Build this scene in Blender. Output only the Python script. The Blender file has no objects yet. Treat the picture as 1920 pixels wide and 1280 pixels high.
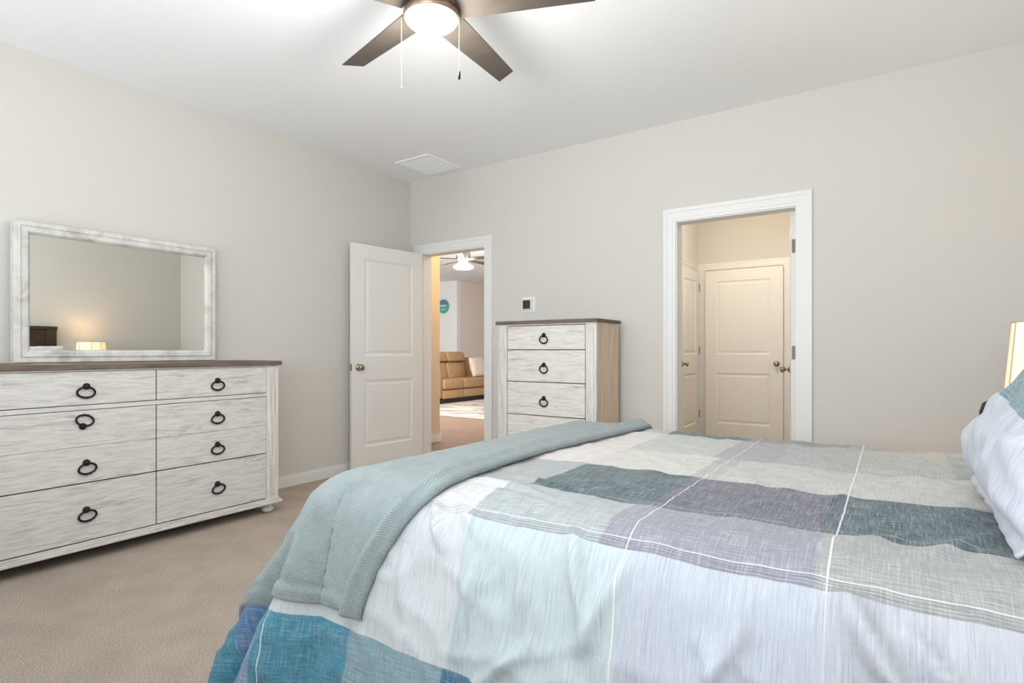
import bpy, bmesh, math, random
from mathutils import Vector, Matrix, noise
random.seed(7)
sc = bpy.context.scene
C = sc.collection
PI = math.pi

# ------------------------------------------------------------------ camera, world, exposure, lights
cam = bpy.data.cameras.new('camera'); camo = bpy.data.objects.new('camera', cam); C.objects.link(camo)
camo.location = (3.972, -4.060, 1.076)
camo.rotation_euler = (PI/2, 0, math.radians(34.16))
cam.sensor_width = 36; cam.lens = 1055/1920*36; cam.shift_y = 17/1920; cam.clip_start = .02
sc.camera = camo

w = bpy.data.worlds.new('world'); sc.world = w; w.use_nodes = True
bg = w.node_tree.nodes['Background']; bg.inputs[0].default_value = (.86, .93, 1, 1); bg.inputs[1].default_value = 1.0
sc.view_settings.view_transform = 'Standard'; sc.view_settings.look = 'None'
sc.view_settings.exposure = 0.42; sc.view_settings.gamma = 1; sc.view_settings.use_curve_mapping = False

def area(name, loc, rot, sx, sy, power, col):
    l = bpy.data.lights.new(name, 'AREA'); l.shape = 'RECTANGLE'; l.size = sx; l.size_y = sy; l.energy = power; l.color = col
    o = bpy.data.objects.new(name, l); o.location = loc; o.rotation_euler = rot; C.objects.link(o); return o
def point(name, loc, power, col, r=.05):
    l = bpy.data.lights.new(name, 'POINT'); l.energy = power; l.color = col; l.shadow_soft_size = r
    o = bpy.data.objects.new(name, l); o.location = loc; C.objects.link(o); return o
# daylight of two unseen windows behind the camera, aimed up to brighten the ceiling
area('window_daylight', (1.2, -4.70, 1.40), (math.radians(136), 0, 0), 1.6, 1.35, 15, (.89, .955, 1))
area('window_daylight', (3.5, -4.70, 1.40), (math.radians(137), 0, 0), 1.6, 1.35, 64, (.89, .955, 1))
# ceiling fan lamp of the bedroom
point('fan_lamp', (2.360, -2.289, 2.36), 30, (1, .985, .965), .15)
# other rooms
point('closet_hall_lamp', (2.75, 1.3, 2.55), 26, (1, .85, .67), .15)
point('hall_lamp', (.35, .9, 2.5), 24, (1, .68, .36), .1)
area('living_fill', (-2.2, 2.2, 2.5), (math.radians(35), 0, math.radians(35)), 2.5, 1.2, 130, (1, .97, .93))  # added fill light under the living room ceiling

# ------------------------------------------------------------------ helpers
def srgb(r, g, b):
    f = lambda c: ((c/255+.055)/1.055)**2.4 if c > 10 else c/255/12.92
    return (f(r), f(g), f(b), 1)
def cloth(r, g, b, k=.86): c = srgb(r, g, b); return (c[0]*k, c[1]*k, c[2]*k, 1)
def tag(o, label=None, cat=None, group=None, kind=None):
    if label: o['label'] = label
    if cat: o['category'] = cat
    if group: o['group'] = group
    if kind: o['kind'] = kind
    return o
def thing(name, label, cat, loc=(0,0,0), rz=0, group=None):
    o = bpy.data.objects.new(name, None); C.objects.link(o); o.location = loc; o.rotation_euler = (0,0,rz)
    o.empty_display_size = .1
    return tag(o, label, cat, group)
def obj(name, bm, m, parent=None, smooth=False, bevel=0, loc=None, seg=2):
    bmesh.ops.recalc_face_normals(bm, faces=bm.faces)
    me = bpy.data.meshes.new(name); bm.to_mesh(me); bm.free()
    o = bpy.data.objects.new(name, me); C.objects.link(o)
    me.materials.append(m)
    if smooth:
        for p in me.polygons: p.use_smooth = True
    if bevel:
        md = o.modifiers.new('bevel', 'BEVEL'); md.width = bevel; md.segments = seg; md.limit_method = 'ANGLE'; md.angle_limit = math.radians(40)
    if parent: o.parent = parent
    if loc: o.location = loc
    return o
def struct(name, bm, m, parent=None, **k):
    o = obj(name, bm, m, parent, **k)
    if not parent: o['kind'] = 'structure'
    return o
def box(bm, x0, x1, y0, y1, z0, z1):
    vs = [bm.verts.new((x, y, z)) for x in (x0, x1) for y in (y0, y1) for z in (z0, z1)]
    for f in ((0,1,3,2),(4,6,7,5),(0,4,5,1),(2,3,7,6),(0,2,6,4),(1,5,7,3)): bm.faces.new([vs[i] for i in f])
    return vs
def B(*bs):
    bm = bmesh.new()
    for b in bs: box(bm, *b)
    return bm
def lathe(bm, prof, n=24, M=None, cap=True):
    """prof: list of (r, h) turned around local z, placed by matrix M"""
    rings = []
    for r, h in prof:
        ring = []
        for i in range(n):
            a = 2*PI*i/n; v = Vector((r*math.cos(a), r*math.sin(a), h)); ring.append(bm.verts.new(M @ v if M else v))
        rings.append(ring)
    for a, b in zip(rings, rings[1:]):
        for i in range(n): bm.faces.new((a[i], a[(i+1)%n], b[(i+1)%n], b[i]))
    if cap:
        bm.faces.new(rings[0][::-1]); bm.faces.new(rings[-1])
def tube(bm, pts, r, n=10, closed=False, rf=None):
    pts = [Vector(p) for p in pts]; N = len(pts); rings = []
    up = None
    for i, p in enumerate(pts):
        if closed: t = pts[(i+1)%N]-pts[i-1]
        else: t = pts[min(i+1, N-1)]-pts[max(i-1, 0)]
        t.normalize()
        if up is None:
            up = Vector((0,0,1)) if abs(t.z) < .9 else Vector((1,0,0))
        s = t.cross(up).normalized(); up = s.cross(t).normalized()
        rr = rf(i/(N-1)) if rf else r
        rings.append([bm.verts.new(p + (s*math.cos(2*PI*k/n) + up*math.sin(2*PI*k/n))*rr) for k in range(n)])
    M = N if closed else N-1
    for i in range(M):
        a, b = rings[i], rings[(i+1)%N]
        for k in range(n): bm.faces.new((a[k], a[(k+1)%n], b[(k+1)%n], b[k]))
    if not closed:
        bm.faces.new(rings[0]); bm.faces.new(rings[-1][::-1])
def axisM(p, d):
    """matrix whose z axis points along d, at p"""
    return Matrix.Translation(Vector(p)) @ Vector(d).to_track_quat('Z', 'Y').to_matrix().to_4x4()
def lerp(a, b, t): return a+(b-a)*t
def sstep(a, b, x):
    t = min(1, max(0, (x-a)/(b-a))); return t*t*(3-2*t)

# ------------------------------------------------------------------ material helpers
def mat(name, col, rough=.6, metal=0, bump=None, spec=.5, var=None):
    """plain surface with an optional procedural bump (scale, strength, distance) and a slight colour variation (scale, amount)"""
    m = bpy.data.materials.new(name); m.use_nodes = True; nt = m.node_tree; N = nt.nodes; L = nt.links
    p = N['Principled BSDF']; p.inputs['Base Color'].default_value = col; p.inputs['Roughness'].default_value = rough
    p.inputs['Metallic'].default_value = metal; p.inputs['Specular IOR Level'].default_value = spec
    tc = N.new('ShaderNodeTexCoord')
    if bump:
        n = N.new('ShaderNodeTexNoise'); n.inputs['Scale'].default_value = bump[0]; n.inputs['Detail'].default_value = 3
        b = N.new('ShaderNodeBump'); b.inputs['Strength'].default_value = bump[1]; b.inputs['Distance'].default_value = bump[2]
        L.new(tc.outputs['Object'], n.inputs['Vector']); L.new(n.outputs['Fac'], b.inputs['Height']); L.new(b.outputs['Normal'], p.inputs['Normal'])
    if var:
        n = N.new('ShaderNodeTexNoise'); n.inputs['Scale'].default_value = var[0]; n.inputs['Detail'].default_value = 4
        r = N.new('ShaderNodeMapRange'); r.inputs['From Min'].default_value = .3; r.inputs['From Max'].default_value = .7
        r.inputs['To Min'].default_value = 1-var[1]; r.inputs['To Max'].default_value = 1+var[1]
        mx = N.new('ShaderNodeMix'); mx.data_type = 'RGBA'; mx.blend_type = 'MULTIPLY'; mx.inputs[0].default_value = 1
        L.new(tc.outputs['Object'], n.inputs['Vector']); L.new(n.outputs['Fac'], r.inputs['Value'])
        mx.inputs[6].default_value = col; L.new(r.outputs[0], mx.inputs[7]); L.new(mx.outputs[2], p.inputs['Base Color'])
    return m
def math_node(N, L, op, a, b=None, c=None):
    n = N.new('ShaderNodeMath'); n.operation = op
    for i, v in enumerate((a, b, c)):
        if v is None: continue
        if isinstance(v, (int, float)): n.inputs[i].default_value = v
        else: L.new(v, n.inputs[i])
    return n.outputs[0]
def mix(N, L, fac, a, b, blend='MIX'):
    n = N.new('ShaderNodeMix'); n.data_type = 'RGBA'; n.blend_type = blend
    for i, v in ((0, fac), (6, a), (7, b)):
        if isinstance(v, (int, float, tuple)): n.inputs[i].default_value = v
        else: L.new(v, n.inputs[i])
    return n.outputs[2]
def wood(name, base, streak, dark, sc3, rough=.55, amt=(.42, .62), bump=.15):
    """painted or raw wood with grain streaks; sc3 = noise scale per object axis (small along the grain)"""
    m = bpy.data.materials.new(name); m.use_nodes = True; nt = m.node_tree; N = nt.nodes; L = nt.links
    p = N['Principled BSDF']; p.inputs['Roughness'].default_value = rough; p.inputs['Specular IOR Level'].default_value = .3
    tc = N.new('ShaderNodeTexCoord'); mp = N.new('ShaderNodeMapping'); mp.inputs['Scale'].default_value = sc3
    L.new(tc.outputs['Object'], mp.inputs['Vector'])
    n1 = N.new('ShaderNodeTexNoise'); n1.inputs['Scale'].default_value = 1; n1.inputs['Detail'].default_value = 6; n1.inputs['Roughness'].default_value = .65; n1.inputs['Distortion'].default_value = .4
    L.new(mp.outputs[0], n1.inputs['Vector'])
    n2 = N.new('ShaderNodeTexNoise'); n2.inputs['Scale'].default_value = .35; n2.inputs['Detail'].default_value = 3
    L.new(mp.outputs[0], n2.inputs['Vector'])
    f = N.new('ShaderNodeMapRange'); f.inputs['From Min'].default_value = amt[0]; f.inputs['From Max'].default_value = amt[1]; L.new(n1.outputs['Fac'], f.inputs['Value'])
    g = N.new('ShaderNodeMapRange'); g.inputs['From Min'].default_value = .52; g.inputs['From Max'].default_value = .72; g.inputs['To Max'].default_value = .8; L.new(n2.outputs['Fac'], g.inputs['Value'])
    c = mix(N, L, f.outputs[0], base, streak)
    h = math_node(N, L, 'MULTIPLY', g.outputs[0], f.outputs[0])
    c = mix(N, L, h, c, dark)
    L.new(c, p.inputs['Base Color'])
    b = N.new('ShaderNodeBump'); b.inputs['Strength'].default_value = bump; b.inputs['Distance'].default_value = .002
    L.new(n1.outputs['Fac'], b.inputs['Height']); L.new(b.outputs['Normal'], p.inputs['Normal'])
    return m

M_wall = mat('wall_paint', srgb(213, 209, 203), .85, bump=(160, .08, .002), spec=.2)
M_ceil = mat('ceiling_paint', srgb(248, 249, 250), .9, bump=(120, .15, .003), spec=.15)
M_trim = mat('white_trim_paint', srgb(230, 230, 228), .4, bump=(30, .03, .001))
M_door = mat('white_door_paint', srgb(232, 231, 228), .45, bump=(40, .03, .001))
M_hallwall = mat('hall_paint', srgb(222, 205, 182), .85, spec=.2)
M_white_wall = mat('white_wall_paint', srgb(224, 224, 221), .85, spec=.2)
M_taupe = mat('taupe_wall_paint', srgb(222, 208, 198), .85, spec=.2)
M_nickel = mat('satin_nickel', srgb(165, 152, 130), .28, 1)
M_iron = mat('dark_iron', srgb(44, 40, 38), .45, .7, bump=(200, .2, .001))
M_black = mat('black_plastic', srgb(18, 17, 18), .4)
M_brownblade = wood('fan_blade_wood', srgb(88, 80, 72), srgb(83, 75, 67), srgb(77, 70, 62), (12, 12, 40), .5)
M_hinge = mat('hinge_metal', srgb(120, 112, 98), .45, .6)
M_bronze = mat('fan_metal', srgb(150, 125, 108), .35, .8)
M_paint_h = wood('whitewashed_wood_y', srgb(220, 217, 213), srgb(201, 197, 193), srgb(164, 157, 153), (7, 9, 95), bump=.2)
M_paint_x = wood('whitewashed_wood_x', srgb(230, 226, 220), srgb(212, 207, 201), srgb(176, 169, 162), (9, 7, 95), bump=.2)
M_paint_v = wood('whitewashed_wood_v', srgb(228, 225, 219), srgb(202, 198, 192), srgb(170, 164, 158), (60, 60, 4), bump=.2)
M_brown_top = wood('weathered_brown_top', srgb(122, 107, 96), srgb(98, 85, 76), srgb(78, 66, 58), (6, 6, 90), .6)
M_side_wood = wood('weathered_side_wood', srgb(226, 206, 184), srgb(208, 187, 166), srgb(188, 168, 148), (45, 45, 3), .6)
M_dark_wood = wood('dark_headboard_wood', srgb(72, 56, 44), srgb(54, 42, 34), srgb(40, 30, 24), (4, 5, 60), .5)
M_gap = mat('dark_gap', srgb(60, 52, 45), .9)

# carpet
def carpet():
    m = bpy.data.materials.new('beige_carpet'); m.use_nodes = True; nt = m.node_tree; N = nt.nodes; L = nt.links
    p = N['Principled BSDF']; p.inputs['Roughness'].default_value = 1; p.inputs['Specular IOR Level'].default_value = .05
    tc = N.new('ShaderNodeTexCoord')
    n = N.new('ShaderNodeTexNoise'); n.inputs['Scale'].default_value = 190; n.inputs['Detail'].default_value = 4; n.inputs['Roughness'].default_value = .8
    n2 = N.new('ShaderNodeTexNoise'); n2.inputs['Scale'].default_value = 5; n2.inputs['Detail'].default_value = 3
    L.new(tc.outputs['Object'], n.inputs['Vector']); L.new(tc.outputs['Object'], n2.inputs['Vector'])
    f = N.new('ShaderNodeMapRange'); f.inputs['From Min'].default_value = .36; f.inputs['From Max'].default_value = .62; L.new(n.outputs['Fac'], f.inputs['Value'])
    c = mix(N, L, f.outputs[0], srgb(140, 127, 114), srgb(204, 191, 178))
    f2 = N.new('ShaderNodeMapRange'); f2.inputs['From Min'].default_value = .35; f2.inputs['From Max'].default_value = .65; f2.inputs['To Min'].default_value = .93; f2.inputs['To Max'].default_value = 1.05
    L.new(n2.outputs['Fac'], f2.inputs['Value'])
    c = mix(N, L, 1.0, c, f2.outputs[0], 'MULTIPLY')
    L.new(c, p.inputs['Base Color'])
    b = N.new('ShaderNodeBump'); b.inputs['Strength'].default_value = .6; b.inputs['Distance'].default_value = .008
    L.new(n.outputs['Fac'], b.inputs['Height']); L.new(b.outputs['Normal'], p.inputs['Normal'])
    return m
M_carpet = carpet()

# ------------------------------------------------------------------ room shell
W = 4.75; D = -4.75; H = 2.74; T = .12
struct('floor', B((-T, W+T, D-T, .06, -.1, 0)), M_carpet)
struct('ceiling', B((-T, W+T, D-T, .12, H, H+.1)), M_ceil)
struct('wall_left', B((-T, 0, D-T, T, 0, H)), M_wall)
struct('wall_right', B((W, W+T, D-T, T, 0, H)), M_wall)
OX0, OX1, OT = .155, .925, 2.02     # entry door opening
PX0, PX1 = 2.655, 3.455             # closet hall opening
struct('wall_back', B((0, OX0, 0, T, 0, H), (OX0, OX1, 0, T, OT, H), (OX1, PX0, 0, T, 0, H), (PX0, PX1, 0, T, OT, H), (PX1, W, 0, T, 0, H)), M_wall)
# wall behind the camera with two windows
def winwall():
    xs = [(-0, .35), (2.05, 2.65), (4.35, W)]
    bs = [(a, b, D-T, D, 0, H) for a, b in xs]
    for a, b in ((.35, 2.05), (2.65, 4.35)): bs += [(a, b, D-T, D, 0, .7), (a, b, D-T, D, 2.2, H)]
    return B(*bs)
struct('wall_front', winwall(), M_wall)
for k, (a, b) in enumerate(((.35, 2.05), (2.65, 4.35))):
    c = (a+b)/2
    struct('window_%d' % (k+1), B((a, b, D-.07, D-.03, .7, .74), (a, b, D-.07, D-.03, 2.16, 2.2), (a, a+.04, D-.07, D-.03, .74, 2.16), (b-.04, b, D-.07, D-.03, .74, 2.16),
        (c-.025, c+.025, D-.07, D-.03, .74, 2.16), (a+.04, b-.04, D-.07, D-.03, 1.43, 1.47), (a-.05, b+.05, D-.001, D+.05, .68, .7)), M_trim)

def baseboard(name, segs, axis, face, sgn):
    """segs along axis; face = wall coordinate; sgn = into the room"""
    bm = bmesh.new()
    for a, b in segs:
        for (t, z0, z1) in ((.014, 0, .07), (.010, .07, .08), (.006, .08, .09)):
            lo, hi = sorted((face, face+sgn*t))
            if axis == 'y': box(bm, lo, hi, a, b, z0, z1)
            else: box(bm, a, b, lo, hi, z0, z1)
    return struct(name, bm, M_trim)
baseboard('baseboard_left', [(D, 0)], 'y', 0, 1)
baseboard('baseboard_right', [(D, 0)], 'y', W, -1)
baseboard('baseboard_back', [(OX1+.085, PX0-.085), (PX1+.085, W-.015)], 'x', 0, -1)

def casing(name, x0, x1, top, yface, sgn, depth=T, cw=.085, m=M_trim):
    """casing on the room face, jamb lining through the wall and a door stop"""
    bm = bmesh.new()
    def ring(o0, o1, th):   # o0..o1 distance outward from the opening edge
        ya, yb = sorted((yface, yface+sgn*th))
        box(bm, x0-o1, x0-o0, ya, yb, 0, top+o1)
        box(bm, x1+o0, x1+o1, ya, yb, 0, top+o1)
        box(bm, x0-o0, x1+o0, ya, yb, top+o0, top+o1)
    ring(-.004, .016, .010); ring(.016, .060, .013); ring(.060, cw, .018)
    ya, yb = sorted((yface, yface-sgn*depth))
    box(bm, x0-.001, x0+.012, ya, yb, 0, top); box(bm, x1-.012, x1+.001, ya, yb, 0, top); box(bm, x0+.012, x1-.012, ya, yb, top-.012, top+.001)
    return struct(name, bm, m)
cs = casing('trim_1', OX0, OX1, OT, 0, -1)
cs2 = casing('trim_2', PX0, PX1, OT, 0, -1)

# ------------------------------------------------------------------ doors (two-panel leaves)
def leaf_bm(w, h=2.0, t=.035, z0=.012, stile=.125):
    """leaf in local coords: x 0..w from the hinge, y 0..t, panels on both faces"""
    bm = bmesh.new()
    rec = .009
    px0, px1 = stile, w-stile
    rows = [(.225, .815), (1.03, h-.115)]
    zs = [z0, rows[0][0], rows[0][1], rows[1][0], rows[1][1], z0+h]
    box(bm, 0, px0, 0, t, z0, z0+h); box(bm, px1, w, 0, t, z0, z0+h)
    for a, b in ((zs[0], zs[1]), (zs[2], zs[3]), (zs[4], zs[5])): box(bm, px0, px1, 0, t, a, b)
    for a, b in rows:
        box(bm, px0, px1, rec, t-rec, a, b)
        for s in (0, 1):
            yf = lambda d: d if s == 0 else t-d
            def rr(ins, d): return [bm.verts.new((x, yf(d), z)) for x, z in ((px0+ins, a+ins), (px1-ins, a+ins), (px1-ins, b-ins), (px0+ins, b-ins))]
            R_ = [rr(0, .0), rr(.006, .004), rr(.016, rec-.0005), rr(.028, rec-.0008), rr(.045, .003), rr(.048, .003)]
            for A, Bq in zip(R_, R_[1:]):
                for i in range(4): bm.faces.new((A[i], A[(i+1)%4], Bq[(i+1)%4], Bq[i]))
            bm.faces.new(R_[-1])
    return bm
def knob_bm(x, z, t=.035, sides=(0, 1)):
    bm = bmesh.new()
    for s in sides:
        d = -1 if s == 0 else 1; y = 0 if s == 0 else t
        M = axisM((x, y, z), (0, d, 0))
        lathe(bm, [(.031, 0), (.031, .004), (.026, .008), (.012, .010), (.011, .030), (.017, .036), (.026, .044), (.0285, .052), (.026, .060), (.017, .066), (.006, .068)], 24, M)
    return bm
def hinge_bm(z, y=0., flat=False):
    bm = bmesh.new()
    if flat:   # leaf of the hinge let into the door edge
        box(bm, -.0015, .0, .004, .031, z-.045, z+.045)
    lathe(bm, [(.006, -.045), (.006, .045)], 10, Matrix.Translation((-.003, y, z)))
    return bm
def door(name, w, loc, rz, knob_sides=(0, 1), hinge_y=0., hinges=(.28, 1.07, 1.79), latch=True, h=2.0, hinge_flat=False, m=M_door):
    o = struct(name, leaf_bm(w, h), m); o.location = loc; o.rotation_euler = (0, 0, rz)
    tag(obj('door_knob', knob_bm(w-.062, .93, sides=knob_sides), M_nickel, o, smooth=True))
    for z in hinges: obj('hinge', hinge_bm(z, hinge_y, hinge_flat), M_hinge, o, bevel=.001)
    if latch:
        obj('latch_plate', B((w-.0005, w+.0012, .005, .030, .90, .96)), M_nickel, o)
    return o
# entry door, swung open against the left wall; its hinge side at the left jamb
a = math.atan2(-.800, -.088)
d1 = door('door_1', .79, (.150, -.022, 0), a, hinges=())
# closet hall door, opened away from the camera on its right hinges
d2 = door('door_2', .78, (3.437, .115, 0), math.radians(180-81.5), hinge_y=-.003, hinge_flat=True, hinges=(.35, 1.062, 1.775))

# ------------------------------------------------------------------ closet hall behind the right opening
VX0, VX1, VY = 2.02, 3.75, 2.8
struct('floor_closet_hall', B((VX0-T, VX1+T, .06, VY+T, -.1, 0)), M_carpet)
struct('ceiling_closet_hall', B((VX0-T, VX1+T, .12, VY+T, H, H+.1)), M_ceil)
struct('wall_closet_hall_far', B((VX0-T, VX1+T, VY, VY+T, 0, H)), M_wall)
struct('wall_closet_hall_left', B((VX0-T, VX0, T, VY, 0, H)), M_white_wall)
struct('wall_closet_hall_right', B((VX1, VX1+T, T, VY, 0, H)), M_wall)
baseboard('baseboard_closet_hall', [(3.03, VX1)], 'x', VY, -1)
def surface_casing(name, a, b, top, cw=.075):
    bm = bmesh.new()
    for o0, o1, th in ((0, .018, .012), (.018, .055, .016), (.055, cw, .02)):
        box(bm, a-o1, a-o0, -th, 0, 0, top+o1); box(bm, b+o0, b+o1, -th, 0, 0, top+o1); box(bm, a-o0, b+o0, -th, 0, top+o0, top+o1)
    return struct(name, bm, M_trim)
surface_casing('trim_3', 2.108, 2.962, 2.03).location = (0, VY, 0)
d3 = door('door_3', .842, (2.118, VY-.042, 0), 0, knob_sides=(0,), hinge_y=-.003, hinges=(), latch=False)
t4 = surface_casing('trim_4', 0, .71, 2.03); t4.rotation_euler = (0, 0, PI/2); t4.location = (VX0, 2.0, 0)
d4 = door('door_4', .70, (VX0+.042, 2.705, 0), -PI/2, knob_sides=(1,), hinge_y=.038, latch=False, hinges=(.33, 1.08, 1.82))
d4.location = (VX0+.006, 2.705, 0)

# ------------------------------------------------------------------ hall and living room behind the left opening
M_plank = wood('living_plank_floor', srgb(150, 128, 112), srgb(134, 112, 96), srgb(120, 98, 84), (3, 22, 3), .5, (.35, .7))
struct('floor_living', B((-8, VX0-T, .06, 11, -.1, 0), (-8, -T, -3, .06, -.1, 0)), M_plank)
struct('ceiling_living', B((-8, VX0-T, .12, 11, H, H+.1), (-8, -T, -3, .12, H, H+.1)), M_ceil)
struct('wall_hall', B((-.62, -.5, -.3, 1.0, 0, H)), M_hallwall)
struct('wall_living_white', B((-8, -4.64-.0, 6.29, 6.41, 0, H)), M_white_wall)
struct('wall_living_taupe', B((-4.76, -4.64, 6.41, 10, 0, H)), M_taupe)
struct('wall_living_far', B((-4.64, VX0-T, 10, 10.12, 0, H)), M_taupe)
bm = bmesh.new()
box(bm, -.5, -.488, -.2, 1.0, 0, .09); box(bm, -.62, -.488, 1.0, 1.012, 0, .09)
struct('baseboard_hall', bm, M_trim)

# ------------------------------------------------------------------ dresser (front faces +x)
def ring_pull_bm(tilt=0., flip=False):
    """iron ring pull, boss at the origin, hanging in the local y-z plane, +x out of the drawer"""
    bm = bmesh.new()
    lathe(bm, [(.011, 0), (.0165, .003), (.0165, .008), (.010, .010), (.008, .016), (.010, .020), (.008, .024), (.003, .026)], 18, axisM((0, 0, 0), (1, 0, 0)))
    lathe(bm, [(.004, .0), (.0165, .001), (.0165, .003), (.004, .004)], 18, axisM((0, 0, 0), (1, 0, 0)))
    s = -1 if not flip else 1
    pts = []
    for k in range(40):
        a_ = 2*PI*k/40
        y, z = .0385*math.cos(a_), s*(.031 - .0265*math.sin(a_) - .000)
        if s > 0: z = .031 + .0265*math.sin(a_)
        c_, s_ = math.cos(tilt), math.sin(tilt)
        pts.append((.013 - .006*abs(z)/.06, y*c_-z*s_, y*s_+z*c_))
    tube(bm, pts, .0050, 8, True)
    # little collars on the ring opposite the boss
    zc = s*.0575
    for dy in (-.008, .008):
        c_, s_ = math.cos(tilt), math.sin(tilt)
        lathe(bm, [(.0062, -.0025), (.0062, .0025)], 10, axisM((.008, dy*c_-zc*s_, dy*s_+zc*c_), (0, c_, s_)))
    return bm
DX0, DX1 = .085, .55; DY0, DY1 = -3.325, -1.813
dr = thing('dresser', 'wide whitewashed six-drawer dresser with brown top against the left wall', 'dresser', (0, 0, 0))
obj('body', B((DX0, DX1-.025, DY0+.01, DY1-.01, .10, .975)), M_paint_v, dr, bevel=.002)
obj('top', B((DX0-.01, DX1+.018, DY0-.018, DY1+.018, .979, 1.008)), M_brown_top, dr, bevel=.004)
obj('cornice', B((DX0, DX1+.002, DY0-.004, DY1+.004, .970, .979)), M_paint_h, dr)
for y0, y1 in ((DY1-.085, DY1), (DY0, DY0+.085)):
    obj('corner_post', B((DX1-.03, DX1, y0, y1, .095, .970), (DX1, DX1+.004, y0+.022, y1-.022, .12, .950)), M_paint_v, dr, bevel=.002)
obj('rail', B((DX1-.026, DX1+.001, DY0+.085, DY1-.085, .773, .796)), M_paint_h, dr, bevel=.002)
obj('drawer_gap', B((DX1-.026, DX1-.016, DY0+.085, DY1-.085, .095, .970)), M_gap, dr)
bm = B((DX0, DX1+.022, DY0-.02, DY1+.02, .063, .078), (DX0, DX1+.014, DY0-.012, DY1+.012, .078, .088), (DX0, DX1+.006, DY0-.004, DY1+.004, .088, .098))
obj('base_moulding', bm, M_paint_h, dr, bevel=.003)
for x in (DX0+.05, DX1-.045):
    for y in (DY0+.05, DY1-.05):
        bm = bmesh.new(); lathe(bm, [(.020, 0), (.034, .006), (.040, .018), (.036, .032), (.024, .042), (.024, .050), (.036, .055), (.036, .063)], 24, Matrix.Translation((x, y, 0)))
        obj('bun_foot', bm, M_paint_v, dr, smooth=True)
cols = [(-3.237, -2.571), (-2.565, -1.901)]
rows = [(.800, .968), (.402, .770), (.104, .396)]
first_pull = None
for ci, (y0, y1) in enumerate(cols):
    for ri, (z0, z1) in enumerate(rows):
        bs = [(DX1-.016, DX1-.001, y0, y1, z0, z1)]
        if ri == 1:
            zm = .585
            bs = [(DX1-.016, DX1-.001, y0, y1, z0, zm-.002), (DX1-.016, DX1-.0035, y0, y1, zm-.002, zm+.002), (DX1-.016, DX1-.001, y0, y1, zm+.002, z1)]
        dw = obj('drawer', B(*bs), M_paint_h, dr, bevel=.0015)
        yc = (y0+y1)/2 + (.008 if ci else .004)
        zs = {0: [.893], 1: [.690, .503], 2: [.262]}[ri]
        for zi, z in enumerate(zs):
            fl = (ci == 0 and ri == 1 and zi == 0)
            if fl: z = .690
            tl = {(0,0,0): -.10, (0,1,0): -.25, (0,1,1): .10, (0,2,0): .12, (1,2,0): .15}.get((ci, ri, zi), 0)
            pu = obj('ring_pull', ring_pull_bm(tl, fl), M_iron, dw, smooth=True, loc=(DX1-.001, yc-(.016 if fl else 0), z))

# mirror standing on the dresser
mi = thing('mirror', 'rectangular mirror in whitewashed frame standing on the wide dresser', 'mirror', (0, 0, 0))
MY0, MY1, MZ0, MZ1 = -3.070, -1.992, 1.0085, 1.780
def frame_bm():
    bm = bmesh.new()
    prof = [(0, .030), (0, .090), (.004, .096), (.028, .096), (.030, .090), (.034, .090), (.036, .100), (.060, .097), (.070, .085), (.076, .070), (.076, .030)]
    rings = []
    for ins, x in prof:
        k = ins*(.95)
        rings.append([bm.verts.new(p) for p in ((x, MY0+k, MZ0+k), (x, MY1-k, MZ0+k), (x, MY1-k, MZ1-k), (x, MY0+k, MZ1-k))])
    rings.append(rings[0])
    for A, Bq in zip(rings, rings[1:]):
        for i in range(4): bm.faces.new((A[i], A[(i+1)%4], Bq[(i+1)%4], Bq[i]))
    return bm
M_frame = wood('mirror_frame_wood', srgb(220, 218, 213), srgb(204, 200, 195), srgb(176, 170, 166), (10, 12, 12), bump=.1)
obj('frame', frame_bm(), M_frame, mi)
obj('backing', B((.03, .04, MY0+.03, MY1-.03, MZ0+.03, MZ1-.03)), M_dark_wood, mi)
M_glass = mat('mirror_glass', srgb(238, 240, 236), .0, 1)
obj('mirror_glass', B((.055, .076, MY0+.071, MY1-.071, MZ0+.071, MZ1-.071)), M_glass, mi)

# ------------------------------------------------------------------ tall chest (front faces -y)
ch = thing('chest_of_drawers', 'tall narrow whitewashed chest with tan sides between the two doorways', 'chest of drawers', (0, 0, 0))
CX0, CX1, CY0, CY1 = 1.405, 2.250, -.470, -.075
obj('body', B((CX0+.004, CX1-.004, CY0+.028, CY1, .085, 1.272)), M_side_wood, ch, bevel=.002)
obj('top', B((CX0-.016, CX1+.014, CY0-.018, CY1+.002, 1.276, 1.302)), M_brown_top, ch, bevel=.004)
obj('cornice', B((CX0, CX1, CY0-.003, CY1-.02, 1.266, 1.2765)), M_paint_x, ch)
for x0, x1 in ((CX0, CX0+.082), (CX1-.085, CX1)):
    obj('corner_post', B((x0, x1, CY0, CY0+.03, .085, 1.268), (x0+.02, x1-.02, CY0-.004, CY0, .12, 1.245)), M_paint_v, ch, bevel=.002)
obj('drawer_gap', B((CX0+.08, CX1-.083, CY0+.016, CY0+.029, .085, 1.268)), M_gap, ch)
zz = [1.264, 1.082, .840, .590, .345, .100]
for k in range(5):
    dw = obj('drawer', B((CX0+.088, CX1-.091, CY0+.002, CY0+.017, zz[k+1]+.003, zz[k]-.003)), M_paint_x, ch, bevel=.0015)
    zc = [1.190, .970, .722, .475, .230][k]
    pu = obj('ring_pull', ring_pull_bm(0, False), M_iron, dw, smooth=True, loc=(1.822, CY0+.002, zc)); pu.rotation_euler = (0, 0, -PI/2); pu.scale = (1, .88, 1.05)
bm = B((CX0-.014, CX1+.014, CY0-.018, CY1, .060, .074), (CX0-.006, CX1+.006, CY0-.008, CY1, .074, .088))
obj('base_moulding', bm, M_paint_x, ch, bevel=.003)
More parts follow.
